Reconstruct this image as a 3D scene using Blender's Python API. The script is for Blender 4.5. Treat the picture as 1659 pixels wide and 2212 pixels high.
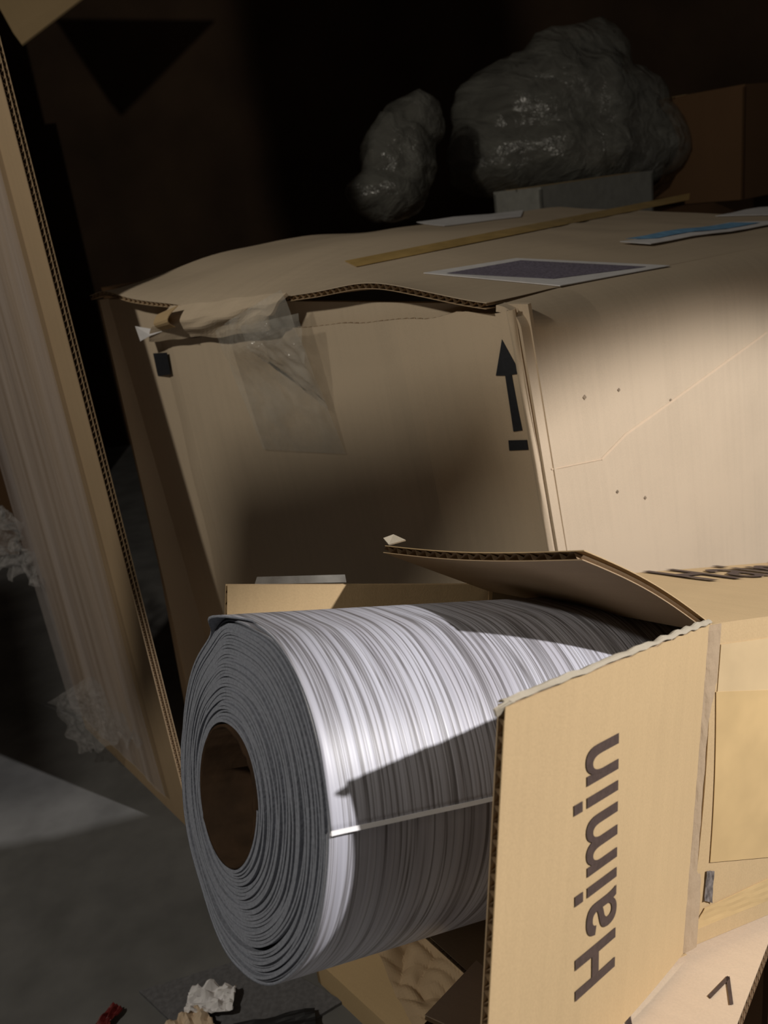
import bpy, bmesh, math, random
import numpy as np
from mathutils import Vector, Matrix
random.seed(7); np.random.seed(7)
for o in list(bpy.data.objects): bpy.data.objects.remove(o)
SC = bpy.context.scene; COL = SC.collection
V = lambda *a: np.array(a, float)
def nz(v): v = np.asarray(v, float); return v/np.linalg.norm(v)

# ------------------------------------------------------------------ camera
IW, IH, FPX = 1659.0, 2212.0, 1900.0
CAMZ = 0.82
ZW = nz(V(-.121, .932, -.342))                 # world up seen in camera axes (right, up, forward)
YW = nz(V(0, 0, 1) - ZW[2]*ZW); XW = np.cross(YW, ZW)
XW = nz(np.cross(ZW, YW))*1.0
if XW[0] < 0: XW = -XW
CAM = V(0, 0, CAMZ)
R3 = np.array([XW, YW, ZW])                    # camera axes -> world
def W(c): return R3 @ np.asarray(c, float) + CAM
def WD(c): return R3 @ np.asarray(c, float)
def CV(px, py, d): return V((px-IW/2)/FPX*d, -(py-IH/2)/FPX*d, d)
def P(px, py, d): return W(CV(px, py, d))
def PIX(p):
    c = R3.T @ (np.asarray(p)-CAM); return V(c[0]/c[2]*FPX+IW/2, -c[1]/c[2]*FPX+IH/2), c[2]
cd = bpy.data.cameras.new('camera'); cam = bpy.data.objects.new('camera', cd); COL.objects.link(cam)
right, upv, fwd = WD(V(1,0,0)), WD(V(0,1,0)), WD(V(0,0,1))
# WD maps camera axes; make sure the frame is right handed for the camera object
M = Matrix(((right[0], upv[0], -fwd[0], CAM[0]), (right[1], upv[1], -fwd[1], CAM[1]), (right[2], upv[2], -fwd[2], CAM[2]), (0,0,0,1)))
cam.matrix_world = M
cd.sensor_fit = 'VERTICAL'; cd.sensor_height = 36; cd.lens = FPX/IH*36; cd.clip_start = .02
cd.dof.use_dof = True; cd.dof.focus_distance = .62; cd.dof.aperture_fstop = 13
SC.camera = cam
SC.view_settings.view_transform = 'Standard'; SC.view_settings.look = 'None'
SC.view_settings.gamma = 1; SC.view_settings.use_curve_mapping = False
SC.view_settings.exposure = 0.0

# ------------------------------------------------------------------ light
wd = bpy.data.worlds.new('world'); SC.world = wd; wd.use_nodes = True
bg = wd.node_tree.nodes['Background']; bg.inputs[0].default_value = (1, .86, .72, 1); bg.inputs[1].default_value = .020
def lamp(name, kind, c, energy, color, radius, target=None, size=None, blend=None):
    l = bpy.data.lights.new(name, kind); l.energy = energy; l.color = color; l.shadow_soft_size = radius
    o = bpy.data.objects.new(name, l); COL.objects.link(o); p = W(c); o.location = p
    if target is not None:
        o.rotation_euler = (Vector(W(target)-p)).to_track_quat('-Z', 'Y').to_euler()
    if kind == 'SPOT': l.spot_size = size; l.spot_blend = blend
    return o
LD = nz(V(.70, .497, -.51))
TG = V(.06, -.08, .52)
LP = TG+LD*1.8                                  # lamp up on the right; the rim of its beam crosses the top of the big carton's side
d1, d2 = nz(CV(1130, 690, .81)-LP), nz(CV(1659, 575, 1.05)-LP); md = nz(d1+d2); pd = nz(np.cross(d1-d2, md))
if pd[1] > 0: pd = -pd
HA = math.radians(42); axd = md*math.cos(HA)+pd*math.sin(HA)
lamp('work_lamp', 'SPOT', LP, 170, (1, .955, .92), .022, LP+axd, HA*2, .14)
lamp('ceiling_lamp', 'POINT', V(.55, 1.15, -.25), 1.6, (1, .90, .78), .20)
SL = V(-.95, .62, -.25)
lamp('side_lamp', 'POINT', SL, 33, (1, .92, .78), .035)
lamp('floor_lamp', 'POINT', V(-.04, -.36, -.02), .55, (1, .90, .76), .05)

# ------------------------------------------------------------------ materials
def mat(name):
    m = bpy.data.materials.new(name); m.use_nodes = True
    nt = m.node_tree; return m, nt, nt.nodes['Principled BSDF']
def N(nt, t, **k):
    n = nt.nodes.new(t)
    for a, b in k.items():
        if a in n.inputs.keys(): n.inputs[a].default_value = b
        else: setattr(n, a, b)
    return n
def ramp(nt, stops):
    r = nt.nodes.new('ShaderNodeValToRGB'); e = r.color_ramp.elements
    while len(e) < len(stops): e.new(.5)
    for x, (p, c) in zip(e, stops):
        x.position = p; x.color = (*c, 1) if len(c) == 3 else c
    return r
def kraft(name, col, dark=.82, rough=.8, streak=1.0, blot=.5, spec=.25):
    m, nt, b = mat(name); L = nt.links.new
    tc = N(nt, 'ShaderNodeTexCoord')
    n1 = N(nt, 'ShaderNodeTexNoise', Scale=650.0, Detail=3.0); L(tc.outputs['Object'], n1.inputs['Vector'])
    n2 = N(nt, 'ShaderNodeTexNoise', Scale=9.0, Detail=5.0, Roughness=.6); L(tc.outputs['Object'], n2.inputs['Vector'])
    mp = N(nt, 'ShaderNodeMapping'); mp.inputs['Scale'].default_value = (130, 3, 1); L(tc.outputs['UV'], mp.inputs['Vector'])
    n3 = N(nt, 'ShaderNodeTexNoise', Scale=1.0, Detail=2.0); L(mp.outputs[0], n3.inputs['Vector'])
    a = N(nt, 'ShaderNodeMath', operation='MULTIPLY_ADD'); L(n1.outputs['Fac'], a.inputs[0]); a.inputs[1].default_value = .45
    c = N(nt, 'ShaderNodeMath', operation='MULTIPLY'); L(n2.outputs['Fac'], c.inputs[0]); c.inputs[1].default_value = blot; L(c.outputs[0], a.inputs[2])
    d = N(nt, 'ShaderNodeMath', operation='MULTIPLY_ADD'); L(n3.outputs['Fac'], d.inputs[0]); d.inputs[1].default_value = .3*streak; L(a.outputs[0], d.inputs[2])
    lo = tuple(x*dark for x in col); r = ramp(nt, [(.3, lo), (.85, col)]); L(d.outputs[0], r.inputs['Fac'])
    L(r.outputs['Color'], b.inputs['Base Color']); b.inputs['Roughness'].default_value = rough
    b.inputs['Specular IOR Level'].default_value = spec
    bp = N(nt, 'ShaderNodeBump', Strength=.12, Distance=.002); L(d.outputs[0], bp.inputs['Height']); L(bp.outputs[0], b.inputs['Normal'])
    return m
def plain(name, col, rough=.6, noise=.12, scale=60., spec=.3, bump=.05):
    m, nt, b = mat(name); L = nt.links.new
    tc = N(nt, 'ShaderNodeTexCoord'); n = N(nt, 'ShaderNodeTexNoise', Scale=scale, Detail=4.0); L(tc.outputs['Object'], n.inputs['Vector'])
    r = ramp(nt, [(.3, tuple(x*(1-noise) for x in col)), (.7, tuple(min(1, x*(1+noise)) for x in col))]); L(n.outputs['Fac'], r.inputs['Fac'])
    L(r.outputs['Color'], b.inputs['Base Color']); b.inputs['Roughness'].default_value = rough; b.inputs['Specular IOR Level'].default_value = spec
    bp = N(nt, 'ShaderNodeBump', Strength=bump, Distance=.004); L(n.outputs['Fac'], bp.inputs['Height']); L(bp.outputs[0], b.inputs['Normal'])
    return m
def film(name, col, alpha, rough=.18, bump=.5, scale=(40, 40, 40), spec=.7):
    m, nt, b = mat(name); L = nt.links.new
    tc = N(nt, 'ShaderNodeTexCoord'); mp = N(nt, 'ShaderNodeMapping'); mp.inputs['Scale'].default_value = scale; L(tc.outputs['UV'], mp.inputs['Vector'])
    n = N(nt, 'ShaderNodeTexNoise', Scale=1.0, Detail=4.0, Roughness=.6, Distortion=.6); L(mp.outputs[0], n.inputs['Vector'])
    bp = N(nt, 'ShaderNodeBump', Strength=bump, Distance=.01); L(n.outputs['Fac'], bp.inputs['Height']); L(bp.outputs[0], b.inputs['Normal'])
    mr = N(nt, 'ShaderNodeMapRange'); mr.inputs[1].default_value = .3; mr.inputs[2].default_value = .75
    mr.inputs[3].default_value = alpha*.45; mr.inputs[4].default_value = min(1, alpha*1.6); L(n.outputs['Fac'], mr.inputs[0])
    L(mr.outputs[0], b.inputs['Alpha']); b.inputs['Base Color'].default_value = (*col, 1); b.inputs['Roughness'].default_value = rough
    b.inputs['Specular IOR Level'].default_value = spec
    return m
MK = {}
MK['kraft'] = kraft('kraft_board', (.56, .405, .225))
MK['kraft_big'] = kraft('kraft_board_dull', (.55, .45, .335), streak=1.4, blot=.7)
MK['kraft_in'] = kraft('kraft_inside', (.44, .32, .20))
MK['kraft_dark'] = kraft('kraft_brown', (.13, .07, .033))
MK['kraft_pale'] = kraft('kraft_pale', (.66, .52, .38))
MK['core'] = kraft('fluting_paper', (.36, .25, .15))
MK['edge'] = kraft('torn_edge', (.42, .37, .29))
MK['ink'] = plain('printed_ink', (.075, .05, .042), .7, .15, 300)
MK['ink_blue'] = plain('printed_ink_black', (.02, .022, .028), .6, .15, 300)
MK['tape_tan'] = plain('tan_tape', (.58, .41, .20), .32, .1, 25, .5)
MK['tape_clear'] = film('clear_tape', (.62, .60, .55), .15, .12, .35, (30, 30, 30))
MK['paper_white'] = plain('white_paper', (.75, .74, .76), .6, .06, 80)
MK['floor'] = plain('floor_grey', (.13, .13, .13), .75, .2, 14, .2)
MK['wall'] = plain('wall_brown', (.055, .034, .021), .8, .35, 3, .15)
MK['film'] = film('stretch_film', (.70, .63, .61), .24, .2, .7, (26, 1.0, 1))
MK['film_tail'] = film('stretch_film_bunch', (.7, .68, .68), .15, .09, 1.0, (110, 110, 110), 1.0)
MK['bag'] = film('bag_plastic', (.20, .20, .18), .55, .22, 1.0, (30, 30, 30))
MK['bag_in'] = plain('bundle_grey', (.10, .095, .085), .8, .3, 12)
MK['red'] = plain('red_scrap', (.13, .015, .015), .5)
MK['black'] = plain('black_rubber', (.015, .015, .017), .6)
MK['mat'] = plain('dark_mat', (.12, .12, .13), .8, .2, 200)
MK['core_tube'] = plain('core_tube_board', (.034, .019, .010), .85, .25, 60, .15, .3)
MK['backing'] = plain('vinyl_backing', (.20, .215, .26), .85, .14, 500, .15, .2)
MK['vinyl_edge'] = plain('vinyl_cut_edge', (.85, .85, .88), .4, .05)

def vinyl():
    m, nt, b = mat('wood_grain_vinyl'); L = nt.links.new
    tc = N(nt, 'ShaderNodeTexCoord')
    def streak(su, sv, detail, dist):
        mp = N(nt, 'ShaderNodeMapping'); mp.inputs['Scale'].default_value = (su, sv, 1); L(tc.outputs['UV'], mp.inputs['Vector'])
        n = N(nt, 'ShaderNodeTexNoise', Scale=1.0, Detail=detail, Roughness=.55, Distortion=dist); L(mp.outputs[0], n.inputs['Vector']); return n
    a = streak(200, 2.8, 2., .12); c = streak(700, 6, 2., .0); e = streak(60, 5, 3., .2)
    # thin dark grain lines where the stretched noise crosses its middle value
    s = N(nt, 'ShaderNodeMath', operation='SUBTRACT'); L(a.outputs['Fac'], s.inputs[0]); s.inputs[1].default_value = .5
    ab = N(nt, 'ShaderNodeMath', operation='ABSOLUTE'); L(s.outputs[0], ab.inputs[0])
    ln = ramp(nt, [(.0, (.17, .165, .18)), (.022, (.36, .36, .40)), (.055, (.53, .54, .62))]); L(ab.outputs[0], ln.inputs['Fac'])
    fr = ramp(nt, [(.3, (.78, .78, .79)), (.7, (1, 1, 1))]); L(c.outputs['Fac'], fr.inputs['Fac'])
    er = ramp(nt, [(.3, (.80, .78, .78)), (.6, (1, 1, 1))]); L(e.outputs['Fac'], er.inputs['Fac'])
    m1 = N(nt, 'ShaderNodeMix', data_type='RGBA', blend_type='MULTIPLY'); m1.inputs[0].default_value = 1; L(ln.outputs['Color'], m1.inputs[6]); L(fr.outputs['Color'], m1.inputs[7])
    m2 = N(nt, 'ShaderNodeMix', data_type='RGBA', blend_type='MULTIPLY'); m2.inputs[0].default_value = 1; L(m1.outputs[2], m2.inputs[6]); L(er.outputs['Color'], m2.inputs[7])
    L(m2.outputs[2], b.inputs['Base Color']); b.inputs['Roughness'].default_value = .42; b.inputs['Specular IOR Level'].default_value = .5
    bp = N(nt, 'ShaderNodeBump', Strength=.45, Distance=.0015); L(ab.outputs[0], bp.inputs['Height']); L(bp.outputs[0], b.inputs['Normal'])
    return m
MK['vinyl'] = vinyl()

# ------------------------------------------------------------------ object helpers
ORG = {}
def tag(o, label=None, cat=None, group=None, kind=None):
    if label: o['label'] = label
    if cat: o['category'] = cat
    if group: o['group'] = group
    if kind: o['kind'] = kind
    return o
def root(name, loc, label, cat, group=None):
    o = bpy.data.objects.new(name, None); COL.objects.link(o); o.location = tuple(loc); o.empty_display_size = .05
    ORG[o.name] = V(*loc); return tag(o, label, cat, group)
def mk(name, verts, faces, mats, parent=None, uvs=None, midx=None, smooth=False):
    vs = np.array(verts, float)
    org = ORG[parent.name] if parent is not None else vs.mean(0)*V(1, 1, 0)+V(0, 0, vs[:, 2].min())
    me = bpy.data.meshes.new(name); me.from_pydata((vs-org).tolist(), [], [list(map(int, f)) for f in faces])
    if not isinstance(mats, (list, tuple)): mats = [mats]
    for m in mats: me.materials.append(MK[m] if isinstance(m, str) else m)
    if midx is not None: me.polygons.foreach_set('material_index', midx)
    if smooth: me.polygons.foreach_set('use_smooth', [True]*len(me.polygons))
    if uvs is not None:
        ul = me.uv_layers.new(name='UVMap'); li = np.empty(len(me.loops), int); me.loops.foreach_get('vertex_index', li)
        ul.data.foreach_set('uv', np.asarray(uvs, float)[li].ravel())
    me.update(); o = bpy.data.objects.new(name, me); COL.objects.link(o)
    if parent is not None: o.parent = parent
    else: o.location = tuple(org)
    ORG[o.name] = org; return o
def nrm(S, u, v, e=1e-3):
    a = S(min(1, u+e), v)-S(max(0, u-e), v); b = S(u, min(1, v+e))-S(u, max(0, v-e)); return nz(np.cross(a, b))
def surf(S, nu, nv, off=0., flip=1):
    pts = np.array([[S(i/nu, j/nv) for j in range(nv+1)] for i in range(nu+1)])
    du = np.gradient(pts, axis=0); dv = np.gradient(pts, axis=1); n = np.cross(du, dv); n /= np.linalg.norm(n, axis=2, keepdims=True)+1e-12
    return pts + n*off*flip, pts, n
def slab_data(S, nu, nv, o0, o1):
    """closed sheet between two offsets along the surface normal"""
    A, base, _ = surf(S, nu, nv, o0); B, _, _ = surf(S, nu, nv, o1)
    lu = np.linalg.norm(np.diff(base[:, 0], axis=0), axis=1).sum(); lv = np.linalg.norm(np.diff(base[0], axis=0), axis=1).sum()
    vs = np.concatenate([A.reshape(-1, 3), B.reshape(-1, 3)]); n = (nu+1)*(nv+1)
    uv = np.array([[i/nu*lu, j/nv*lv] for i in range(nu+1) for j in range(nv+1)]); uv = np.concatenate([uv, uv])
    I = lambda i, j: i*(nv+1)+j
    f = []
    for i in range(nu):
        for j in range(nv):
            f.append((I(i, j), I(i+1, j), I(i+1, j+1), I(i, j+1)) if o0 > o1 else (I(i, j), I(i, j+1), I(i+1, j+1), I(i+1, j)))
            q = f[-1]; f.append(tuple(n+x for x in reversed(q)))
    for i in range(nu):
        for j in (0, nv):
            f.append((I(i, j), I(i+1, j), n+I(i+1, j), n+I(i, j)))
    for j in range(nv):
        for i in (0, nu):
            f.append((I(i, j), I(i, j+1), n+I(i, j+1), n+I(i, j)))
    return vs, f, uv
def slab(name, S, nu, nv, o0, o1, m, parent, smooth=True):
    vs, f, uv = slab_data(S, nu, nv, o0, o1)
    o = mk(name, vs, f, m, parent, uv)
    if smooth:
        bm = bmesh.new(); bm.from_mesh(o.data); bmesh.ops.recalc_face_normals(bm, faces=bm.faces); bm.to_mesh(o.data); bm.free()
    return o
def board(name, S, nu, nv, th, parent, mo='kraft', mi='kraft_in', along='v', lam=.0075, cores=1, liner=.0006, mc='core'):
    """corrugated board: liners with the wavy fluting between them; along = direction in which the waves repeat"""
    vs, fs, uvs, mi_ = [], [], [], []; k = 0
    for c in range(cores+1):
        o1 = -th*c/cores; a, b = (o1, o1-liner) if c < cores else (o1+liner, o1)
        v, f, uv = slab_data(S, nu, nv, a, b)
        if mo != mi:
            half = [0 if c == 0 else 1]*len(f)
        else: half = [0]*len(f)
        fs += [tuple(x+k for x in q) for q in f]; vs.append(v); uvs.append(uv); mi_ += half; k += len(v)
    o = mk(name, np.concatenate(vs), fs, [mo, mi], parent, np.concatenate(uvs), mi_)
    bm = bmesh.new(); bm.from_mesh(o.data); bmesh.ops.recalc_face_normals(bm, faces=bm.faces); bm.to_mesh(o.data); bm.free()
    S2 = S if along == 'v' else (lambda u, v: S(v, u))
    sg = 1 if along == 'v' else -1
    Lw = sum(np.linalg.norm(S2(0, (j+1)/10)-S2(0, j/10)) for j in range(10)); nw = max(3, int(Lw/lam)); ns = nw*8; nt = max(2, nu//2 if along == 'v' else nv//2)
    for c in range(cores):
        A, base, n = surf(S2, nt, ns); n = n*sg
        ph = np.sin(np.arange(ns+1)/8*2*math.pi + c*1.3)
        mid = -th*(c+.5)/cores; amp = th/cores/2-liner*.8
        pts = base + n*(mid+amp*ph)[None, :, None]
        I = lambda i, j: i*(ns+1)+j
        f = [(I(i, j), I(i+1, j), I(i+1, j+1), I(i, j+1)) for i in range(nt) for j in range(ns)]
        uv = [[i*.01, j*.001] for i in range(nt+1) for j in range(ns+1)]
        mk('fluting', pts.reshape(-1, 3), f, mc, o, uv, smooth=True) if name not in SUBS else mk('fluting', pts.reshape(-1, 3), f, mc, parent, uv, smooth=True)
    return o
SUBS = set()
def bil(a, b, c, d):
    """a=S(0,0) b=S(1,0) c=S(1,1) d=S(0,1)"""
    return lambda u, v: a*(1-u)*(1-v)+b*u*(1-v)+c*u*v+d*(1-u)*v
def inv(S, px, py, u=.5, v=.5):
    for _ in range(30):
        q, _d = PIX(S(u, v)); r = V(px, py)-q; e = 1e-4
        J = np.array([(PIX(S(u+e, v))[0]-q)/e, (PIX(S(u, v+e))[0]-q)/e]).T
        s = np.linalg.lstsq(J, r, rcond=None)[0]; u += float(np.clip(s[0], -.3, .3)); v += float(np.clip(s[1], -.3, .3))
    return u, v
def plane(p0, n): return (np.asarray(p0), nz(n))
def plane3(a, b, c): return plane(a, np.cross(b-a, c-a))
def on(px, py, pl, off=0.):
    d = WD(CV(px, py, 1.)); t = np.dot(pl[0]-CAM, pl[1])/np.dot(d, pl[1])
    n = pl[1] if np.dot(pl[1], d) < 0 else -pl[1]
    return CAM+d*t+n*off
def poly(name, pts, th, m, parent, toward=None):
    """flat outline with thickness th; front face on pts"""
    pts = [np.asarray(p) for p in pts]; n = V(0, 0, 0)
    for i in range(len(pts)): n += np.cross(pts[i]-pts[0], pts[(i+1) % len(pts)]-pts[0])
    n = nz(n); view = (toward if toward is not None else CAM)-pts[0]
    if np.dot(n, view) < 0: pts = pts[::-1]; n = -n
    k = len(pts); vs = pts+[p-n*th for p in pts]
    f = [tuple(range(k)), tuple(range(2*k-1, k-1, -1))]+[(i, i+k, (i+1) % k+k, (i+1) % k) for i in range(k)]
    uv = [[p[0]+p[1], p[2]] for p in vs]
    return mk(name, vs, f, m, parent, uv)
def patch(name, S, uvq, nu, nv, off, th, m, parent, wob=0.):
    """a thin sheet stuck on surface S over the quad uvq of S-parameters"""
    q = [V(*x) for x in uvq]; B = bil(*q)
    def T(a, b):
        w = B(a, b); n = nrm(S, w[0], w[1]); p = S(w[0], w[1])
        if np.dot(n, CAM-p) < 0: n = -n
        return p+n*(off+wob*(math.sin(a*9+b*5)*math.sin(b*11+a*3)))
    s = 1 if np.dot(nrm(T, .5, .5), CAM-T(.5, .5)) > 0 else -1
    return slab(name, T, nu, nv, 0, -th*s, m, parent)
def pixpatch(name, S, quad, nu, nv, off, th, m, parent, g=(.3, .3)):
    """a thin sheet stuck on S whose outline is straight between the given corners"""
    q = [V(*x) for x in quad]; B2 = bil(*q); tab = np.zeros((nu+1, nv+1, 3))
    for i in range(nu+1):
        for j in range(nv+1):
            u, v = inv(S, *B2(i/nu, j/nv), *g); p = S(u, v); n = nrm(S, u, v); n = n if np.dot(n, CAM-p) > 0 else -n; tab[i, j] = p+n*off
    T = lambda a, b: tab[min(nu, int(round(a*nu))), min(nv, int(round(b*nv)))]
    nn = np.cross(tab[-1, 0]-tab[0, 0], tab[0, -1]-tab[0, 0]); s = 1 if np.dot(nn, CAM-tab[0, 0]) > 0 else -1
    return slab(name, T, nu, nv, 0, -th*s, m, parent)
def _cv(pts):
    """outline: plain points, or ('c', p1, p2) = quadratic curve through control p1 to p2"""
    out = []
    for p in pts:
        if p[0] == 'c':
            a, b, c = V(*out[-1]), V(*p[1]), V(*p[2])
            for k in range(1, 7):
                t = k/6; q = a*(1-t)**2+2*b*t*(1-t)+c*t*t; out.append((q[0], q[1]))
        else: out.append(p)
    return out
def _r(x0, y0, x1, y1): return [(x0, y0), (x1, y0), (x1, y1), (x0, y1)]
GLYPH = {
 'H': (722, [[(73, 0), (73, 716), (217, 716), (217, 434), (504, 434), (504, 716), (648, 716), (648, 0), (504, 0), (504, 313), (217, 313), (217, 0)]]),
 'i': (278, [_r(72, 0, 209, 519), _r(72, 589, 209, 716)]),
 'n': (611, [[(66, 0), (66, 519), (193, 519), (193, 443), ('c', (250, 531), (362, 531)), ('c', (541, 531), (541, 332)), (541, 0), (404, 0), (404, 280), ('c', (404, 425), (312, 425)), ('c', (203, 425), (203, 250)), (203, 0)]]),
 'm': (889, [[(61, 0), (61, 519), (188, 519), (188, 448), ('c', (246, 531), (346, 531)), ('c', (450, 531), (492, 445)), ('c', (550, 531), (650, 531)), ('c', (825, 531), (825, 332)), (825, 0), (688, 0), (688, 300), ('c', (688, 424), (606, 424)), ('c', (510, 424), (510, 252)), (510, 0), (373, 0), (373, 291), ('c', (373, 424), (296, 424)), ('c', (198, 424), (198, 256)), (198, 0)]]),
 'a': (556, [[(174, 361), (49, 383), ('c', (85, 531), (269, 531)), ('c', (497, 531), (495, 370)), (494, 210), ('c', (493, 60), (529, 0)), (393, 0), (375, 53), ('c', (310, -12), (213, -12)), ('c', (38, -12), (38, 143)), ('c', (38, 270), (200, 302)), ('c', (330, 326), (359, 345)), ('c', (362, 427), (258, 427)), ('c', (190, 427), (174, 361))],
            [(359, 250), ('c', (330, 238), (250, 222)), ('c', (175, 200), (175, 153)), ('c', (175, 80), (250, 80)), ('c', (345, 85), (357, 165))]]),
}
def lettering(body, T, m, parent, name='lettering'):
    """real letter shapes laid on T(x, y); x runs 0..1 along the word, y is 0 at the baseline and 1 at cap height"""
    c = bpy.data.curves.new('lettering_curve', 'CURVE'); c.dimensions = '2D'; c.fill_mode = 'BOTH'; adv = 0.
    for ch in body:
        w, outs = GLYPH[ch]
        for o_ in outs:
            pts = _cv(o_); sp = c.splines.new('POLY'); sp.points.add(len(pts)-1); sp.use_cyclic_u = True
            for k, (x, y) in enumerate(pts): sp.points[k].co = ((x+adv)/1000, y/1000, 0, 1)
        adv += w+12
    t = bpy.data.objects.new('lettering_curve', c); COL.objects.link(t); dg = bpy.context.evaluated_depsgraph_get()
    me = bpy.data.meshes.new_from_object(t.evaluated_get(dg)); bpy.data.objects.remove(t); bpy.data.curves.remove(c)
    bm = bmesh.new(); bm.from_mesh(me); bmesh.ops.triangulate(bm, faces=bm.faces); bmesh.ops.remove_doubles(bm, verts=bm.verts, dist=1e-5); bm.verts.index_update()
    xy = [(v.co.x, v.co.y) for v in bm.verts]; x0, x1 = min(a for a, _ in xy), max(a for a, _ in xy)
    vs = [T((x-x0)/(x1-x0), y/.716) for x, y in xy]; f = [tuple(v.index for v in q.verts) for q in bm.faces]; bm.free(); bpy.data.meshes.remove(me)
    return mk(name, vs, f, m, parent, [[0, 0]]*len(vs))
def hsh(*a): return math.modf(math.sin(sum(x*k for x, k in zip(a, (12.9898, 78.233, 37.719))))*43758.5453)[0]
def sn(x, y=0., z=0.):
    from mathutils import noise
    return noise.noise(Vector((x, y, z)))

# ================================================================== the setting
def struct(name, pts, m, th=.05):
    o = poly(name, pts, th, m, None); o['kind'] = 'structure'; return o
struct('floor', [V(-2.6, -1.2, 0), V(2.6, -1.2, 0), V(2.6, 3.4, 0), V(-2.6, 3.4, 0)], 'floor')
struct('wall_back', [V(-2.6, 3.4, 0), V(2.6, 3.4, 0), V(2.6, 3.4, 2.8), V(-2.6, 3.4, 2.8)], 'wall')
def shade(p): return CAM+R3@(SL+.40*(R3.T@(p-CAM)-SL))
def flr(px, py):
    d = WD(CV(px, py, 1.)); return CAM+d*(-CAM[2]/d[2])
# unseen slabs added to block side_lamp, shading the carton end and the floor
struct('light_blocker_1', [shade(P(1180, 1000, .87)), shade(P(420, 1050, 1.10)), shade(flr(420, 1640)), shade(flr(900, 1640))], 'wall', .02)
struct('light_blocker_2', [shade(flr(40, 1280)), shade(flr(-700, 1280)), shade(flr(-700, 1780)), shade(flr(140, 1730))], 'wall', .02)
struct('wall_left', [V(-2.6, -1.2, 0), V(-2.6, 3.4, 0), V(-2.6, 3.4, 2.8), V(-2.6, -1.2, 2.8)], 'wall')

# ================================================================== large dented carton (arrow on its end)
A, B, E = P(1118, 660, .80), P(215, 648, 1.17), P(1659, 545, 1.05)
C = P(1205, 1190, .885)
RT = root('dented_carton', (*(.5*(A+B)[:2]), 0), 'large dented brown carton printed with a black up arrow, lid edge gaping open', 'carton')
endpl = plane3(A, B, C)
aL = nz(E-A)                                  # along the long side
if np.dot(endpl[1], aL) > 0: endpl = (endpl[0], -endpl[1])
dn = nz(C-A)
def ground(p, d):
    t = -p[2]/d[2]; return p+d*t
wB = B-A; LW = np.linalg.norm(wB)
# end: inner panel (behind), then the outer flap that overlaps it
dnB = nz(on(375, 1480, endpl)-B)
inn = bil(A, B, ground(B, dnB), ground(A, dn))
def S_in(u, v): return inn(u, v)+aL*.018
slab('inner_end_flap', S_in, 6, 8, 0, .006, 'kraft_big', RT)
fTL, fTR = on(314, 738, endpl), on(1112, 668, endpl)
fl, fr = nz(on(455, 1310, endpl)-fTL), nz(on(1200, 1190, endpl)-fTR)
flq = bil(fTR, fTL, ground(fTL, fl), ground(fTR, fr))
nE = endpl[1]                                 # outward, towards the viewer's left
def S_fl(u, v):
    p = flq(u, v)
    p = p - nE*.018*max(0, (min(1, u)-.90)/.10)**1.6                                                    # free edge curls back
    p = p + nE*.006*sn(u*3, v*4, 3.1) + V(0, 0, .004)*sn(u*14, 0, 9)*max(0, 1-v*8)
    p = p + nE*.006*math.exp(-((u-.26+.12*v)/.03)**2)*.5
    return p
board('outer_end_flap', S_fl, 44, 30, .006, RT, 'kraft_big', 'kraft_big', 'u', .0085)
def S_rg(u, v):                                # crushed ridge beside the corner
    return flq(.0005+.0145*u, v)+nE*(.0005+.004*math.sin(math.pi*u)**.7+.0012*sn(u*2, v*20, 4))
slab('crushed_ridge', S_rg, 10, 50, 0, .0008 if np.dot(nrm(S_rg, .5, .5), nE) < 0 else -.0008, 'kraft_big', RT)
# long side with a rounded upper edge
LL = .95
def S_side(u, v):                              # u along, v from the lid over the rounded edge and down
    top = A+aL*LL*u
    d = dn if u < 1e-9 else nz(dn*(1-u)+V(0, 0, -1)*u*1.0+dn*0)
    inw = nz(wB)
    if v < .25:
        a = (1-v/.25)*math.pi/2; r = .045*(1-.5*max(0, 1-u*8))
        p = top+inw*(r-r*math.cos(a))*1.2+V(0, 0, -1)*(r-r*math.sin(a))
        p = top+inw*r*(1-math.cos(a)) + d*r*(1-math.sin(a))
    else:
        w = (v-.25)/.75; r = .045*(1-.5*max(0, 1-u*8))
        g = ground(top, d); p = (top+d*r)*(1-w)+g*w
    return p + nz(np.cross(aL, dn))*(.005*sn(u*6, v*6, 1.7)*max(0, v-.2))
slab('side_panel', S_side, 40, 48, 0, .006 if np.dot(nrm(S_side, .3, .6), CAM-A) < 0 else -.006, 'kraft_big', RT)
for q4 in (((1298, 990), (1350, 936), (1353, 940), (1300, 994)), ((1350, 936), (1440, 872), (1442, 876), (1353, 940)), ((1440, 872), (1655, 716), (1657, 720), (1442, 876)), ((1190, 1012), (1298, 990), (1299, 993), (1191, 1015))):
    pixpatch('paper_crease', S_side, q4, 8, 1, .0008, .0004, 'kraft_pale', RT, (.3, .6))
spot = plain('dirt_spot', (.22, .17, .12), .8, .3, 200)
for x, y, r in ((1262, 858, 4), (1336, 842, 3), (1448, 864, 2.5), (1333, 1062, 3), (1393, 1075, 3)):
    pixpatch('dirt_spot', S_side, ((x-r, y), (x, y-r*1.4), (x+r, y), (x, y+r*1.4)), 2, 2, .0008, .0003, spot, RT, (.3, .6))
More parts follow.
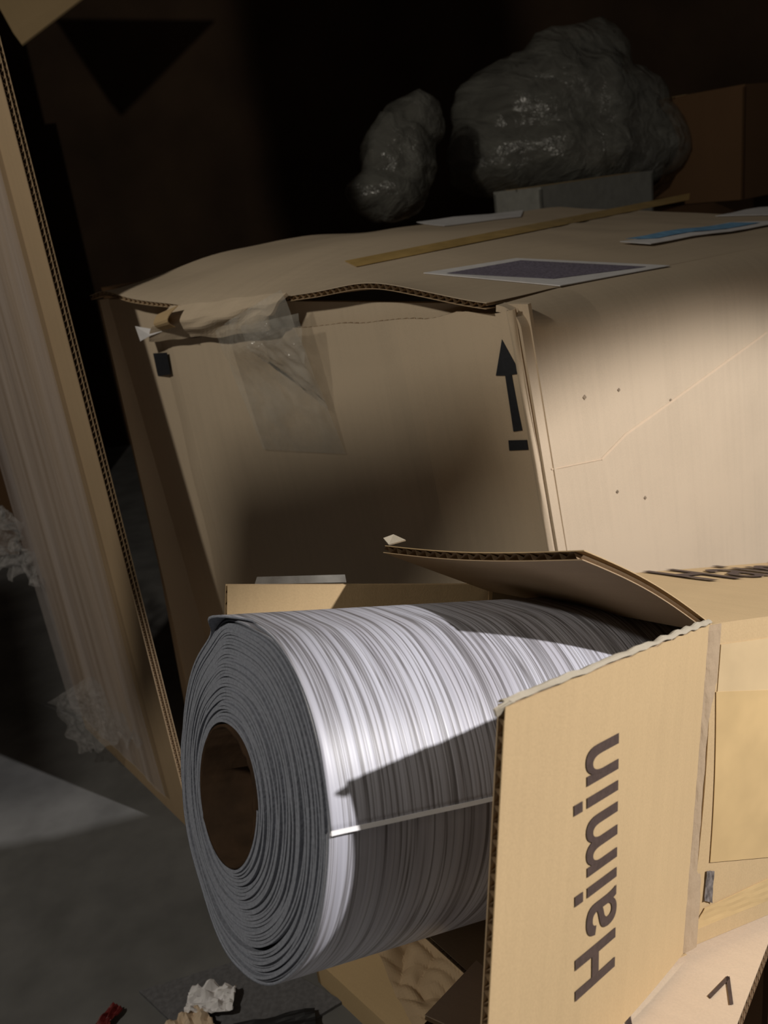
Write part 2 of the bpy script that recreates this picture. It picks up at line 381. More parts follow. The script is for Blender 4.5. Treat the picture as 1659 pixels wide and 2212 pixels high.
# lid: bulged, front edge lifted between the tape and the near corner
def S_lid(u, v):                               # u near edge -> far edge, v end -> far
    p = A+wB*u+aL*(LL*v-.012)
    px = u
    lift = .020*math.exp(-((u-.24)/.16)**2)*1.0 + .010*math.exp(-((u-.95)/.06)**2)
    sag = -.016*math.exp(-((u-.62)/.12)**2)
    fr_ = math.exp(-v*LL/.07)
    uq = max(0, u-.06); bul = .030*math.sin(math.pi*min(1, uq))**2*math.exp(-((v*LL-.25)/.45)**2) + .030*uq**1.5*math.exp(-((v*LL-.22)/.20)**2) + .050*uq**1.5*(1-math.exp(-(v*LL/.35)**2))
    return p+V(0, 0, 1)*((lift+sag)*fr_+bul*(1-.75*fr_)+.003*sn(u*7, v*9, 5)*min(1, uq*6))
def S_lid2(u, v):
    e = .045*(1-.5*max(0, 1-v*8))/LW
    return S_lid(e+(1-e)*u, v)
S_lid3 = S_lid2 if nrm(S_lid2, .5, .5)[2] > 0 else (lambda u, v: S_lid2(u, 1-v))
board('lid', S_lid3, 80, 60, .006, RT, 'kraft_big', 'kraft_in', 'u', .0085)
def lid_q(*px): return [inv(S_lid, x, y, .3, .3) for x, y in px]
# far side and far end close the box
fB = ground(B, V(0, 0, -1)); poly('side_panel', [B, B+aL*LL, ground(B+aL*LL, V(0, 0, -1)), fB], .006, 'kraft_big', RT, toward=B-wB*3)
# print on the end flap
def dec(name, pts, S, m, off=.0009, g=(.3, .2)):
    out = []
    for x, y in pts:
        u, v = inv(S, x, y, *g); p = S(u, v); n = nrm(S, u, v)
        if np.dot(n, CAM-p) < 0: n = -n
        out.append(p+n*off)
    return poly(name, out, .0006, m, RT)
dec('printed_arrow', [(1085, 733), (1125, 806), (1106, 809), (1129, 929), (1110, 932), (1092, 811), (1072, 811)], S_fl, 'ink_blue')
dec('printed_bar', [(1099, 951), (1139, 950), (1142, 971), (1101, 973)], S_fl, 'ink_blue')
def S_mark(u, v): return S_fl(u, v)
dec('printed_mark', [(328, 762), (366, 760), (374, 807), (337, 812)], S_fl, 'ink_blue', .004, (.96, .06))
# labels and tape on the lid
lab = pixpatch('shipping_label', S_lid, ((915, 592), (1115, 560), (1447, 576), (1210, 620)), 10, 10, .0015, .0008, 'paper_white', RT)
lab['label'] = 'white paper label printed with a dense dark block'
ink = plain('label_print', (.20, .18, .24), .6, .35, 350)
pixpatch('label_print', S_lid, ((965, 594), (1125, 566), (1395, 580), (1195, 606)), 10, 10, .0022, .0003, ink, lab)
l2 = patch('customs_label', S_lid, lid_q((1338, 528), (1575, 486), (1720, 482), (1405, 533)), 8, 8, .004, .0008, 'paper_white', RT)
blue = plain('label_blue', (.20, .42, .68), .5, .15, 60)
patch('label_print', S_lid, lid_q((1350, 524), (1578, 488), (1640, 488), (1420, 522)), 6, 6, .0052, .0003, blue, l2)
patch('torn_label', S_lid, lid_q((1545, 469), (1640, 450), (1760, 440), (1700, 466)), 6, 6, .002, .0008, 'paper_white', RT)
patch('torn_label', S_lid, lid_q((900, 482), (1130, 456), (1125, 470), (960, 490)), 6, 6, .002, .0008, 'paper_white', RT)
seam = plain('seam_tape', (.50, .34, .13), .35, .15, 40, .5)
pixpatch('packing_tape', S_lid, ((745, 566), (1490, 419), (1488, 433), (770, 578)), 30, 3, .0015, .0005, seam, RT)
# crumpled lip of the lid pressed down over the end
lip = bil(on(385, 655, endpl, .012), on(640, 625, endpl, .016), on(600, 708, endpl, .014), on(338, 733, endpl, .012))
def S_lip(u, v):
    return lip(u, v)+nE*(.012*math.sin(math.pi*v)+.006*sn(u*3+v*2, v*2, 2))+V(0, 0, .006)*sn(u*4-v*2, v*2, 8)
S_lip2 = S_lip if np.dot(nrm(S_lip, .5, .5), nE) > 0 else (lambda u, v: S_lip(u, 1-v))
slab('torn_lip', S_lip2, 30, 12, 0, -.004, 'kraft_big', RT)
curl = bil(on(368, 672, endpl, .020), on(420, 650, endpl, .026), on(425, 690, endpl, .034), on(378, 702, endpl, .022))
def S_curl(u, v): return curl(u, v)+nE*.014*math.sin(math.pi*v)*(.6+.4*u)
slab('torn_liner', S_curl, 8, 8, 0, -.001, 'kraft', RT)
poly('torn_label', [on(313, 698, endpl, .016), on(380, 706, endpl, .02), on(352, 716, endpl, .02), on(324, 730, endpl, .016)], .0008, 'paper_white', RT)
# clear tape, loose over the gap
tp = bil(on(492, 705, endpl, .020), on(648, 612, endpl, .030), on(752, 978, endpl, .004), on(574, 968, endpl, .004))
def S_tp(u, v):
    b = math.exp(-((v-.18)/.16)**2)
    return tp(u, v)+nE*(.030*b*math.sin(math.pi*min(1, u*1.0))+.004*sn(u*5+v*2, v*7, 4)*(1-v)+.002*sn(u*20-v*9, v*9, 4)*(1-v))
slab('clear_tape', S_tp, 30, 40, 0, -.0003, 'tape_clear', RT)
tp2 = bil(on(560, 690, endpl, .03), on(690, 660, endpl, .034), on(720, 880, endpl, .008), on(590, 780, endpl, .008))
def S_tp2(u, v): return tp2(u, v)+nE*(.010*math.sin(math.pi*v)+.006*sn(u*6-v*3, v*8, 14))
slab('clear_tape', S_tp2, 24, 30, 0, -.0003, 'tape_clear', RT)

# ================================================================== open carton of vinyl flooring
KB = .94
hN = CV(1538, 1348, .58*KB)
ab = nz(V(.850, .018, .526)); vb = V(.051, 1, -.09); vb = nz(vb-ab*np.dot(vb, ab)); nb = np.cross(ab, vb)
if nb[2] < 0: nb = -nb
HB, WB_ = .226*KB, .24*KB
BT = root('open_carton', (*W(hN-vb*HB+nb*.12)[:3],), 'long brown carton with open end flaps printed Haimin, holding the grey vinyl roll', 'carton')
Ht, Hb = hN, hN-vb*HB
Ft, Fb = CV(1057, 1262, .785*KB), hN-vb*HB+nb*WB_
LB = .62
Wc = lambda f: (lambda u, v: W(f(u, v)))
def S_nside(u, v):
    p = (Ht+ab*LB*u)*(1-v)+(Hb+ab*LB*u)*v
    return W(p-nb*(.004*math.sin(math.pi*v)))
slab('side_panel', S_nside, 24, 24, 0, .005 if np.dot(nrm(S_nside, .5, .5), W(Ht+nb)-W(Ht)) > 0 else -.005, 'kraft', BT)
def S_top(u, v):
    p = (Ht+ab*LB*u)*(1-v)+(Ft+ab*LB*u)*v
    return W(p+vb*.0006*sn(u*6, v*5, 3))
slab('top_panel', S_top, 24, 16, 0, .005 if np.dot(nrm(S_top, .5, .5), WD(vb)) < 0 else -.005, 'kraft', BT)
poly('side_panel', [W(Ft), W(Ft+ab*LB), W(Fb+ab*LB), W(Fb)], .005, 'kraft', BT, toward=W(Ft+nb))
poly('bottom_panel', [W(Hb), W(Hb+ab*LB), W(Fb+ab*LB), W(Fb)], .005, 'kraft', BT, toward=W(Hb-vb))
poly('end_panel', [W(Ht+ab*LB), W(Hb+ab*LB), W(Fb+ab*LB), W(Ft+ab*LB)], .005, 'kraft', BT, toward=W(Ht+ab*2))
# near flap
Nt = CV(1092, 1527, .405*KB); Nb = Nt-vb*HB
nfn = None
def S_nf(u, v):                                # u hinge -> free edge, v top -> bottom
    p = (Ht*(1-u)+Nt*u)*(1-v)+(Hb*(1-u)+Nb*u)*v
    out = nz(np.cross(Nt-Ht, vb))
    if out[2] > 0: out = -out
    p = p+out*(.010*math.sin(math.pi*u)*(1-.6*v))+vb*(.006*math.sin(math.pi*u)+.0012*sn(u*22, 0, 6)*(v < .06))*(1-v)
    return W(p)
nfl = board('near_flap', S_nf, 30, 34, .0045, BT, 'kraft', 'kraft_in', 'v', .0078)
# the torn liner rolled over the flap's free upper corner
q = [CV(1110, 1512, .408*KB), CV(1068, 1531, .402*KB), CV(1074, 1550, .405*KB), CV(1098, 1530, .409*KB)]
rc = bil(*[W(x) for x in q])
def S_rc(u, v): return rc(u, v)+WD(V(-.2, .5, -.8))*.004*math.sin(math.pi*v)
slab('torn_corner', S_rc, 8, 6, 0, -.0012, 'edge', BT)
# worn upper edge of the near flap
def S_we(u, v):
    p = S_nf(u, 0); q = S_nf(u, .018); n = nrm(S_nf, u, .0)
    if np.dot(n, CAM-p) < 0: n = -n
    a = v*math.pi
    return p+WD(vb)*(.0012+.0016*math.sin(a)+.0010*sn(u*13, v*2, 1))-n*(.0050*v-.0003)
slab('worn_edge', S_we, 60, 4, 0, .0006, 'edge', nfl)
# lettering on the near flap, reading upwards
uB0, vB0 = inv(S_nf, 1326, 2086, .4, .8); uB1, vB1 = inv(S_nf, 1335, 1582, .4, .2)
uT0, vT0 = inv(S_nf, 1241, 2163, .5, .8)
hU = uT0-uB0
def T_nf(x, y):
    u = uB0+(uB1-uB0)*x+hU*y; v = vB0+(vB1-vB0)*x+(vT0-vB0)*y
    p = S_nf(u, v); n = nrm(S_nf, u, v)
    if np.dot(n, CAM-p) < 0: n = -n
    return p+n*.0006
lettering('Haimin', T_nf, 'ink', nfl)
# crease between flap and side, scuffed
def S_cr(u, v):
    p = S_nf(0, v)+WD(ab)*(.016*(u-.45)); n = WD(nz(V(-.3, 0, -1)))
    return p+n*(.0032+.0015*math.sin(math.pi*u)+.0008*sn(u*4, v*26, 2))
slab('crease', S_cr, 8, 60, 0, .0008, kraft('crease_board', (.44, .33, .22)), BT)
# top flap, lifted
Tn = CV(1262, 1188, .513*KB); Tf = CV(832, 1178, .70*KB)
def S_tf(u, v):                                # u hinge -> free edge, v near -> far
    p = (Ht*(1-u)+Tn*u)*(1-v)+(Ft*(1-u)+Tf*u)*v
    return W(p+vb*(.004*math.sin(math.pi*u)*(1-v)-.003*math.sin(math.pi*v)*u))
def flipS(S): return lambda u, v: S(u, 1-v)
S_tfu = S_tf if np.dot(nrm(S_tf, .5, .5), WD(vb)) > 0 else None
if S_tfu is None:
    S_t2 = flipS(S_tf)
else: S_t2 = S_tf
tfl = board('top_flap', S_t2, 20, 24, .0058, BT, 'kraft', 'kraft_in', 'v', .0125)
poly('torn_corner', [W(CV(x, y, d*KB)) for x, y, d in ((828, 1162, .698), (850, 1154, .70), (876, 1166, .69), (840, 1176, .692))], .0012, 'edge', BT)
# far flap
Gt = CV(492, 1264, .66*KB); Gb = Gt-vb*HB
def S_ff(u, v):
    p = (Ft*(1-u)+Gt*u)*(1-v)+(Fb*(1-u)+Gb*u)*v
    return W(p)
sgn = 1 if np.dot(nrm(S_ff, .5, .5), CAM-S_ff(.5, .5)) > 0 else -1
S_f2 = S_ff if sgn > 0 else flipS(S_ff)
board('far_flap', S_f2, 16, 14, .0045, BT, 'kraft', 'kraft', 'v', .0078)
tps = bil(*[W(CV(x, y, d*KB)) for x, y, d in ((555, 1246, .676), (745, 1241, .71), (748, 1258, .71), (550, 1262, .676))])
slab('clear_tape', tps, 6, 2, 0, -.0003, 'tape_clear', BT)
# bottom flap
def S_bf(u, v):
    p = (Hb*(1-v)+Fb*v)-ab*.13*u-vb*.010*u*u
    return W(p)
S_b2 = S_bf if np.dot(nrm(S_bf, .5, .5), WD(vb)) > 0 else flipS(S_bf)
board('bottom_flap', S_b2, 10, 14, .0045, BT, 'kraft_in', 'kraft', 'v', .0078)
# tan tape on the long side
def sd(*pts): return [inv(S_nside, x, y, .1, .5) for x, y in pts]
patch('packing_tape', S_nside, sd((1545, 1494), (1720, 1488), (1720, 1845), (1532, 1862)), 14, 14, .0008, .0004, 'tape_tan', BT)
patch('packing_tape', S_nside, sd((1520, 1960), (1720, 1868), (1720, 1918), (1492, 2010)), 14, 6, .0011, .0004, 'tape_tan', BT, .0002)
patch('packing_tape', S_nside, sd((1556, 1392), (1720, 1370), (1720, 1492), (1548, 1498)), 10, 6, .0006, .0004, plain('pale_tape', (.60, .45, .26), .4, .1, 25, .5), BT)
scuff = plain('scuff', (.16, .14, .13), .8, .6, 200)
patch('scuff_mark', S_nside, sd((1524, 1880), (1540, 1880), (1535, 1948), (1518, 1944)), 4, 6, .0012, .0005, scuff, BT, .0004)
# lettering on top
tu0, tv0 = inv(S_top, 1537, 1257, .1, .4); tu1, tv1 = inv(S_top, 1605, 1250, .3, .4)
tuT, tvT = inv(S_top, 1385, 1237, .1, .8)
def T_top(x, y):
    u = tu0+(tu1-tu0)*x*5.2+(tuT-tu0)*y; v = tv0+(tv1-tv0)*x*0+(tvT-tv0)*y
    p = S_top(u, v); return p+WD(vb)*.0014
lettering('Haimin', T_top, 'ink', BT)

# ================================================================== vinyl roll
aR = nz(V(.838, -.012, .545)); CR = CV(525, 1712, .50)
e1 = nz(V(.0, 1, 0)-aR*aR[1]); e2 = np.cross(aR, e1)
if e2[2] > 0: e2 = -e2                         # e2 points at the viewer (right side of the face)
RV = root('vinyl_flooring_roll', tuple(W(CR+aR*.25-e1*.10)), 'thick roll of grey wood-grain vinyl flooring sticking out of the Haimin carton', 'roll')
R0, R1, NT = .0400, .1000, 34; PT = (R1-R0)/NT; SEG = 132
END = math.radians(86)                        # where the loose end lies, measured from the top towards the viewer
def prof(th, fr):
    """radius factor: a sagging, slightly angular roll"""
    t = (th+math.pi) % (2*math.pi)-math.pi
    s = 1+fr*(.020*math.exp(-((abs(t)-math.pi+.12)/.30)**2) + .026*math.exp(-((t+.30)/.16)**2) - .022*math.exp(-((t-.12)/.22)**2)
        - .030*math.exp(-((t+1.0)/.45)**2)*0 - .02*math.exp(-((t+.62)/.22)**2) - .018*math.exp(-((t+2.45)/.25)**2)-.012*math.exp(-((t-2.4)/.3)**2))
    return s
def rad(th, k):                                # th absolute angle along the spiral, k turn as float
    fr = k/NT
    t = (th+math.pi) % (2*math.pi)-math.pi
    w = max(0, -math.cos(t-.05))**3            # the bottom, where the turns have sagged apart
    f2 = fr-.035*w*math.exp(-((fr-.66)/.10)**2)*(1 if fr < .70 else -.25)-.02*w*math.exp(-((fr-.45)/.1)**2)
    wt = max(0, math.cos(t+.2))**4
    f2 -= .03*wt*math.exp(-((fr-.93)/.05)**2)
    r = R0+(R1-R0)*f2+PT*.28*sn(fr*23, math.cos(t)*1.1, math.sin(t)*1.1)*(1 if k > 1 else 0)
    return r*prof(t, fr)
def axo(th, k):
    fr = k/NT; return -.010*(1-fr)**1.0+.0022*sn(k*1.7, math.cos(th)*.8, math.sin(th)*.8)
def rpt(th, r, ax): return W(CR+aR*ax+(e1*math.cos(th)+e2*math.sin(th))*r)
# inner turns: one continuous spiral strip
vs, fs, uv = [], [], []; tot = (NT-2)*SEG
for i in range(tot+1):
    k = i/SEG; th = END+2*math.pi*k; r = rad(th, k); ax = axo(th, k); h = PT*.44
    for rr, aa in ((r+h, ax+.0004), (r-h, ax+.0004), (r-h, ax+.045), (r+h, ax+.045)):
        vs.append(rpt(th, rr, aa)); uv.append([aa, th*r])
for i in range(tot):
    a = 4*i; b = a+4
    for j in range(4): fs.append((a+j, a+(j+1) % 4, b+(j+1) % 4, b+j))
wound = mk('wound_layers', vs, fs, 'backing', RV, uv, smooth=False)
# outer two turns: full length sheet
NA = 46; LR = .46
vs, fs, uv, mi = [], [], [], []
def outer_ax(th, k, s):
    """position along the axis; the cut end is a little wavy and torn at the top"""
    t = (th+math.pi) % (2*math.pi)-math.pi
    e = .0015*sn(math.cos(th)*2, math.sin(th)*2, k)-.010*math.exp(-((t+.30)/.16)**2)*(k > NT-1.2)+.004*math.exp(-((t-.02)/.10)**2)*(k > NT-1.2)
    return e*(1-s)**4+LR*s**1.4
n2 = 2*SEG
for i in range(n2+1):
    k = NT-2+i/SEG; th = END+2*math.pi*k; r0 = rad(th, k)
    for j in range(NA+1):
        s = j/NA; ax = outer_ax(th, k, s); t = (th+math.pi) % (2*math.pi)-math.pi
        cr = .0016*sn(ax*60, th*3., 2)*math.exp(-((t-.25)/.35)**2)*math.exp(-ax/.10)     # dents near the torn top corner
        last = max(0, (i-(n2-10))/10)
        r = r0+cr+.0014*last*last
        vs.append(rpt(th, r+PT*.42, ax)); uv.append([ax, th*R1])
base = len(vs)
for i in range(n2+1):
    k = NT-2+i/SEG; th = END+2*math.pi*k; r0 = rad(th, k)
    for j in range(NA+1):
        s = j/NA; ax = outer_ax(th, k, s); last = max(0, (i-(n2-10))/10)
        vs.append(rpt(th, r0-PT*.42+.0014*last*last, ax)); uv.append([ax, th*R1])
I = lambda i, j: i*(NA+1)+j
for i in range(n2):
    for j in range(NA):
        fs.append((I(i, j), I(i+1, j), I(i+1, j+1), I(i, j+1))); mi.append(0)
        fs.append(tuple(base+x for x in (I(i, j), I(i, j+1), I(i+1, j+1), I(i+1, j)))); mi.append(1)
    for j in (0, NA):
        fs.append((I(i, j), I(i+1, j), base+I(i+1, j), base+I(i, j))); mi.append(1)
for j in range(NA):
    for i in (0, n2):
        fs.append((I(i, j), I(i, j+1), base+I(i, j+1), base+I(i, j))); mi.append(2)
sheet = mk('outer_sheet', vs, fs, ['vinyl', 'backing', 'vinyl_edge'], RV, uv, mi, smooth=True)
bm = bmesh.new(); bm.from_mesh(sheet.data); bmesh.ops.recalc_face_normals(bm, faces=bm.faces)
for f in bm.faces:
    if f.material_index == 2: f.smooth = False
bm.to_mesh(sheet.data); bm.free()
# pale strip of film along the loose end
vs, fs = [], []
for j in range(31):
    ax = LR*(j/30)**1.2-.0005; k = NT; r = rad(END, NT)+.0014
    for dth, dr in ((-.019, PT*.44+.0003), (.003, PT*.44+.0006), (.003, -PT*.30), (-.019, PT*.42)):
        vs.append(rpt(END+dth+.004*sn(j*.3, 0, 1), r+dr, ax))
for j in range(30):
    for q in range(4): fs.append((4*j+q, 4*j+(q+1) % 4, 4*j+4+(q+1) % 4, 4*j+4+q))
fs += [(0, 1, 2, 3), (123, 122, 121, 120)]
mk('loose_end_strip', vs, fs, 'vinyl_edge', RV)
# cardboard core
vs, fs, uv = [], [], []; n = 72
for i in range(n):
    th = 2*math.pi*i/n
    for r, ax in ((.0392, -.0105), (.0372, -.0105+.0012*hsh(i, 1.)), (.0372, LR), (.0392, LR)):
        vs.append(rpt(th, r, ax)); uv.append([ax, th*r])
for i in range(n):
    a, b = 4*i, 4*((i+1) % n)
    for j in range(4): fs.append((a+j, a+(j+1) % 4, b+(j+1) % 4, b+j))
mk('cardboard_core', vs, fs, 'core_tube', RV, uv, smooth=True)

# ================================================================== tall board wrapped in film, on the left
pB, pT = P(418, 1800, 1.25), P(0, 165, .96)
pB = ground(pB, nz(pT-pB)); lB = P(185, 1575, 1.55); lB = ground(lB, V(0, 0, 1)); updir = nz(pT-pB)
HT = 1.75
PB = root('wrapped_board', tuple(.5*(pB+lB)*V(1, 1, 0)), 'tall upright double-wall cardboard sheet wrapped in glossy stretch film', 'cardboard')
def S_pb(u, v): return pB*(1-u)+lB*u+updir*HT*v
fn = nrm(S_pb, .5, .5)
S_p2 = S_pb if np.dot(fn, CAM-S_pb(.5, .5)) > 0 else (lambda u, v: S_pb(u, 1-v))
board('double_wall_board', S_p2, 4, 12, .011, PB, 'kraft_in', 'kraft_in', 'v', .0075, cores=2, liner=.0009)
fn = nrm(S_p2, .5, .5)
def S_film(u, v):
    uu = .14+.90*u; v = .02+v*.97
    return S_pb(uu, v)+fn*(.006+.006*sn(u*5+.6*math.sin(v*5), v*1.6, 3)+.0022*sn(u*15, v*2.2+u, 7)+.012*max(0, u-.75))+V(0, 0, 0)
slab('stretch_film', S_film, 70, 50, 0, -.0003, 'film', PB)
# loose tail of film near the foot and the bunch at the far edge
tq = [P(132, 1505, 1.50), P(325, 1385, 1.36), P(345, 1585, 1.32), P(200, 1612, 1.42)]
tb = bil(*tq)
def S_tail(u, v): return tb(u, v)+fn*(.024+.02*sn(u*4+v*2, v*3, 2)+.006*sn(u*11, v*6, 5))+V(0, 0, 1)*.03*sn(u*9, v*2, 9)*v**3
slab('film_tail', S_tail, 30, 24, 0, -.0003, 'film_tail', PB)
bq = bil(P(-40, 1035, 1.50), P(70, 1120, 1.46), P(120, 1265, 1.45), P(-40, 1185, 1.48))
def S_bun(u, v): return bq(u, v)+fn*(.035*sn(u*4+v*2, v*4, 12)+.018*sn(u*13, v*11, 15)+.02)+V(0, 0, 1)*.015*sn(u*9, v*9, 19)
slab('film_bunch', S_bun, 34, 30, 0, -.0003, 'film_tail', PB)

# ================================================================== lower flattened carton with the printed mark
hbW = W(Hb-vb*.0085); pln = plane(hbW, WD(vb))
e0, e9 = on(1592, 2212, pln), on(1662, 2030, pln); ed = nz(e9-e0); lf = nz(np.cross(WD(vb), ed))
if np.dot(lf, WD(V(-1, 0, 0))) < 0: lf = -lf
r0 = e0-ed*.10; FT = root('flattened_carton', tuple(r0+lf*.07+ed*.2-WD(vb)*.012), 'pale folded flat carton with a small black angle mark under the open carton', 'carton')
fq = bil(r0, r0+ed*.42, r0+ed*.42+lf*.15, r0+lf*.15)
S_fq = fq if np.dot(nrm(fq, .5, .5), WD(vb)) > 0 else (lambda u, v: fq(u, 1-v))
board('folded_board', S_fq, 10, 6, .006, FT, 'kraft_pale', 'kraft_dark', 'u', .0078)
board('folded_board', lambda u, v: S_fq(u, v)-WD(vb)*.0065, 6, 4, .006, FT, 'kraft_dark', 'kraft_dark', 'u', .0078)
def stroke(name, a, b, w, parent, pl, m='ink', off=.0008):
    a, b = V(*a), V(*b); d = nz(b-a); n = V(-d[1], d[0])*w/2
    return poly(name, [on(*(a+n), pl, off), on(*(b+n), pl, off), on(*(b-n), pl, off), on(*(a-n), pl, off)], .0003, m, parent)
stroke('printed_mark', (1532, 2156), (1574, 2113), 8, FT, pln); stroke('printed_mark', (1572, 2112), (1580, 2172), 8, FT, pln)
stroke('printed_mark', (1350, 2168), (1364, 2240), 12, FT, pln); stroke('printed_mark', (1336, 2186), (1290, 2226), 20, FT, pln, 'ink')

# ================================================================== kraft carton low on the floor, with crumpled paper on it
z0 = .035
def atz(px, py, z): return on(px, py, plane(V(0, 0, z), V(0, 0, 1)))
k0, k1 = atz(832, 2212, z0), atz(702, 2092, z0); kd = nz(k1-k0); kr = nz(np.cross(kd, V(0, 0, 1)))
if np.dot(kr, V(1, 0, 0)) < 0: kr = -kr
ks = k0-kd*.20; KC = root('low_carton', tuple((ks+kr*.15+kd*.2)*V(1, 1, 0)), 'flat brown carton on the floor beneath the vinyl roll', 'carton')
kc = [ks, ks+kd*.32, ks+kd*.32+kr*.21, ks+kr*.21]; kf = [p*V(1, 1, 0) for p in kc]
for i, nm in enumerate(('side_panel',)*4): poly(nm, [kc[i], kc[(i+1) % 4], kf[(i+1) % 4], kf[i]], .005, 'kraft', KC, toward=(kc[i]+kc[(i+1) % 4])*.5+((kc[i]+kc[(i+1) % 4])*.5-(kc[0]+kc[2])*.5)*3)
poly('top_flap', [kc[0]+V(0,0,.001), kc[1]+V(0,0,.001), kc[1]+kr*.060, kc[0]+kr*.060], .005, 'kraft', KC, toward=kc[0]+V(0, 0, 2))
poly('top_flap', [kc[0]+kr*.085, kc[1]+kr*.085, kc[2], kc[3]], .005, 'kraft_dark', KC, toward=kc[0]+V(0, 0, 2))
pq = bil(atz(800, 2050, .05), atz(1010, 2010, .06), atz(1140, 2290, .06), atz(925, 2280, .05))
def S_pap(u, v):
    c = 2.2
    return pq(u, v)+V(0, 0, 1)*(.034*abs(sn(u*c+v, v*c, 3))+.010*abs(sn(u*4-v*2, v*4, 6)))
PP = slab('kraft_paper', S_pap, 40, 40, 0, -.0006, 'kraft_in', None)
tag(PP, 'crumpled brown kraft paper lying on the flat carton', 'paper')

# ================================================================== things on the floor, bottom left
mt = [atz(500, 2330, .004), atz(300, 2140, .004), atz(560, 2060, .004), atz(741, 2162, .004), atz(655, 2214, .004), atz(560, 2300, .004)]
MT = poly('floor_mat', mt, .004, 'mat', None); tag(MT, 'dark grey sheet lying flat on the floor beneath the roll', 'sheet')
def scrap(name, px, py, z, rx, ry, h, m, label, cat, seed, rot=0.):
    c = atz(px, py, z); vs, f = [], []; n = 14
    def S(u, v):
        x = (u-.5)*2*rx; y = (v-.5)*2*ry; cc, ss = math.cos(rot), math.sin(rot)
        return c+V(x*cc-y*ss, x*ss+y*cc, h*(.5+abs(sn(u*3, v*3, seed))*1.2+.4*sn(u*8, v*8, seed+4)))
    o = slab(name, S, n, n, 0, -.002, m, None); return tag(o, label, cat)
scrap('plastic_scrap', 458, 2172, .008, .026, .016, .016, 'paper_white', 'crumpled white plastic scrap on the grey floor', 'scrap', 3)
scrap('rubber_strip', 530, 2250, .008, .075, .020, .006, 'black', 'black rubbery strip on the floor at the bottom edge', 'strip', 8, .1)
scrap('cardboard_scrap', 412, 2236, .010, .024, .022, .010, 'kraft_pale', 'pale torn cardboard scrap on the floor at the bottom edge', 'scrap', 5, .5)
scrap('red_scrap', 228, 2210, .006, .007, .020, .006, 'red', 'thin dark red scrap on the floor at bottom left', 'scrap', 11, -.5)

# ================================================================== behind: stacked dark cartons, bag, far boxes
def carton(name, x0, x1, y0, y1, zb, zt, m, label, rot=0., lidgap=.004):
    cx, cy = (x0+x1)/2, (y0+y1)/2; r = root(name, (cx, cy, zb), label, 'carton')
    def Q(x, y, z):
        c, s = math.cos(rot), math.sin(rot); return V(cx+(x-cx)*c-(y-cy)*s, cy+(x-cx)*s+(y-cy)*c, z)
    c4 = [(x0, y0), (x1, y0), (x1, y1), (x0, y1)]
    for i in range(4):
        a, b = c4[i], c4[(i+1) % 4]; mid = V((a[0]+b[0])/2, (a[1]+b[1])/2, 0); out = Q(*(mid[:2]+(mid[:2]-V(cx, cy))*3), (zb+zt)/2)
        poly('side_panel', [Q(*a, zb), Q(*b, zb), Q(*b, zt), Q(*a, zt)], .006, m, r, toward=out)
    ym = cy
    for ya, yb in ((y0, ym-lidgap/2), (ym+lidgap/2, y1)):
        poly('top_flap', [Q(x0, ya, zt+.005), Q(x1, ya, zt+.005), Q(x1, yb, zt+.005), Q(x0, yb, zt+.005)], .005, m, r, toward=Q(cx, cy, zt+3))
    poly('packing_tape', [Q(x0, ym-.03, zt+.0058), Q(x1, ym-.03, zt+.0058), Q(x1, ym+.03, zt+.0058), Q(x0, ym+.03, zt+.0058)], .0005, 'tape_tan', r, toward=Q(cx, cy, zt+3))
    return r
hx = nz(aL*V(1, 1, 0)); hy = V(-hx[1], hx[0], 0); ra = math.atan2(hx[1], hx[0])
def back(name, s0, s1, t0, t1, zb, zt, m, label):
    o = B*V(1, 1, 0)+hx*(s0+s1)/2+hy*(t0+t1)/2
    return carton(name, o[0]-(s1-s0)/2, o[0]+(s1-s0)/2, o[1]-(t1-t0)/2, o[1]+(t1-t0)/2, zb, zt, m, label, ra)
ZR = .69
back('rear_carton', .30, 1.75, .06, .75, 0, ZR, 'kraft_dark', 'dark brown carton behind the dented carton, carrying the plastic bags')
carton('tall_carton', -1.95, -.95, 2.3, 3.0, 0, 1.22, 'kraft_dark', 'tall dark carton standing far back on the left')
ZC = ZR+.0065
def st(px, py, z):
    p = on(px, py, plane(V(0, 0, z), V(0, 0, 1)))-B*V(1, 1, 0); return float(p@hx), float(p@hy)
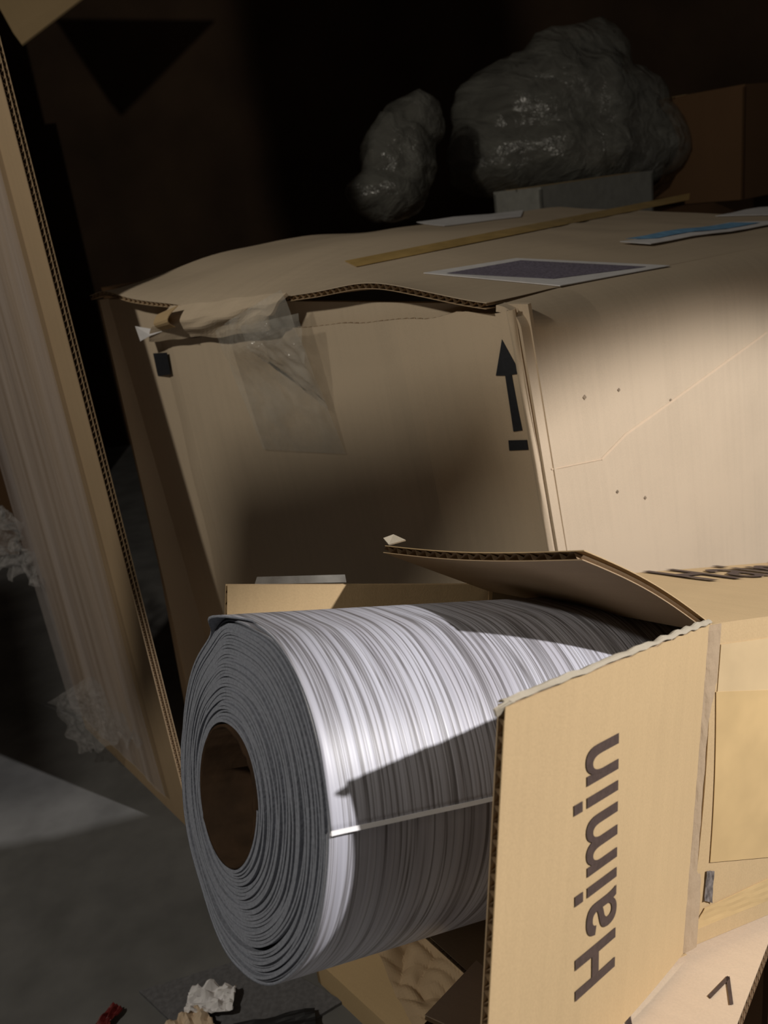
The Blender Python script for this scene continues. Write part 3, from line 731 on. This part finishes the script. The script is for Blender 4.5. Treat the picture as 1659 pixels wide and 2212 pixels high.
def bag(name, blobs, label):
    c0 = P(*blobs[0][:3]); r = None; vs, fs, uv = [], [], []
    bm = bmesh.new(); bmesh.ops.create_icosphere(bm, subdivisions=5, radius=1)
    cs = [(P(px, py, d), rx*d/FPX, ry*d/FPX, rx*d/FPX*dd) for px, py, d, rx, ry, dd in blobs]
    ctr = sum(c[0] for c in cs)/len(cs)
    for v in bm.verts:
        d = np.array(v.co); best = .02
        for c, rx, ry, rz in cs:                # farthest hit of the ray from the middle with each blob
            ax = np.array([WD(V(1, 0, 0))/rx, WD(V(0, 1, 0))/ry, WD(V(0, 0, 1))/rz]); o = ax@(ctr-c); q = ax@d
            a_, b_, c_ = q@q, 2*o@q, o@o-1; D = b_*b_-4*a_*c_
            if D > 0: best = max(best, (-b_+math.sqrt(D))/(2*a_))
        k = best*(1+.10*sn(*(d*2.2))+.06*abs(sn(*(d*5)))+.025*abs(sn(*(d*V(6, 6, 16)))))
        v.co = Vector(ctr+d*k)
    vs = [np.array(v.co) for v in bm.verts]; fs = [tuple(x.index for x in f.verts) for f in bm.faces]; bm.free()
    r = root(name, tuple(V(ctr[0], ctr[1], min(v[2] for v in vs))), label, 'bag')
    uv = [[v[0]+v[1]*.6, v[2]] for v in vs]
    mk('plastic_skin', vs, fs, 'bag', r, uv, smooth=True)
    mk('contents', [ctr+(v-ctr)*.86 for v in vs], fs, 'bag_in', r, uv, smooth=True)
    return r
bag('plastic_bag', [(1215, 250, 2.14, 225, 135, .6), (1240, 165, 2.14, 130, 105, .7), (1375, 300, 2.14, 110, 90, .7), (1075, 330, 2.14, 105, 95, .8), (1220, 350, 2.14, 220, 85, .6)], 'big clear plastic bag bundle behind the dented carton')
bag('small_plastic_bag', [(860, 350, 1.85, 80, 110, .8), (835, 420, 1.85, 85, 50, .8), (890, 270, 1.87, 70, 60, .8)], 'smaller crumpled plastic bag left of the big bag')
# carton on the tall one, its flap hanging into view at upper left
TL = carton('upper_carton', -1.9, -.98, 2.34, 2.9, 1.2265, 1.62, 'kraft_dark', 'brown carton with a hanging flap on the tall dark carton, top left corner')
u0 = [P(-60, -90, 2.30), P(290, -90, 2.30), P(47, 96, 2.25), P(28, 70, 2.26)]
poly('hanging_flap', u0, .006, 'kraft', TL)
c0 = P(1640, 428, 2.02)-B*V(1, 1, 0); bs, bt = float(c0@hx), float(c0@hy)
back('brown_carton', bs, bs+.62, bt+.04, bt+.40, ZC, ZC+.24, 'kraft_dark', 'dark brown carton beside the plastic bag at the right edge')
c0 = P(1170, 440, 1.76)-B*V(1, 1, 0); bs, bt = float(c0@hx), float(c0@hy); c1 = P(1470, 400, 1.92)-B*V(1, 1, 0)
back('pale_carton', bs, float(c1@hx), bt, bt+.13, ZC, ZC+.085, plain('pale_board', (.27, .27, .25), .7, .1), 'flat pale carton lying in front of the big plastic bag')
# dark carton that carries the tilted open carton
sc = [W(Hb+ab*a+nb*b) for a, b in ((.20, .07), (.46, .07), (.46, .20), (.20, .20))]; zs = min(p[2] for p in sc)-.013
cx, cy = float(sum(p[0] for p in sc)/4), float(sum(p[1] for p in sc)/4); rot_s = math.atan2(*(sc[1]-sc[0])[[1, 0]])
carton('support_carton', cx-.13, cx+.13, cy-.065, cy+.065, 0, zs, 'kraft_dark', 'dark carton under the open carton, at the bottom right corner', rot_s)
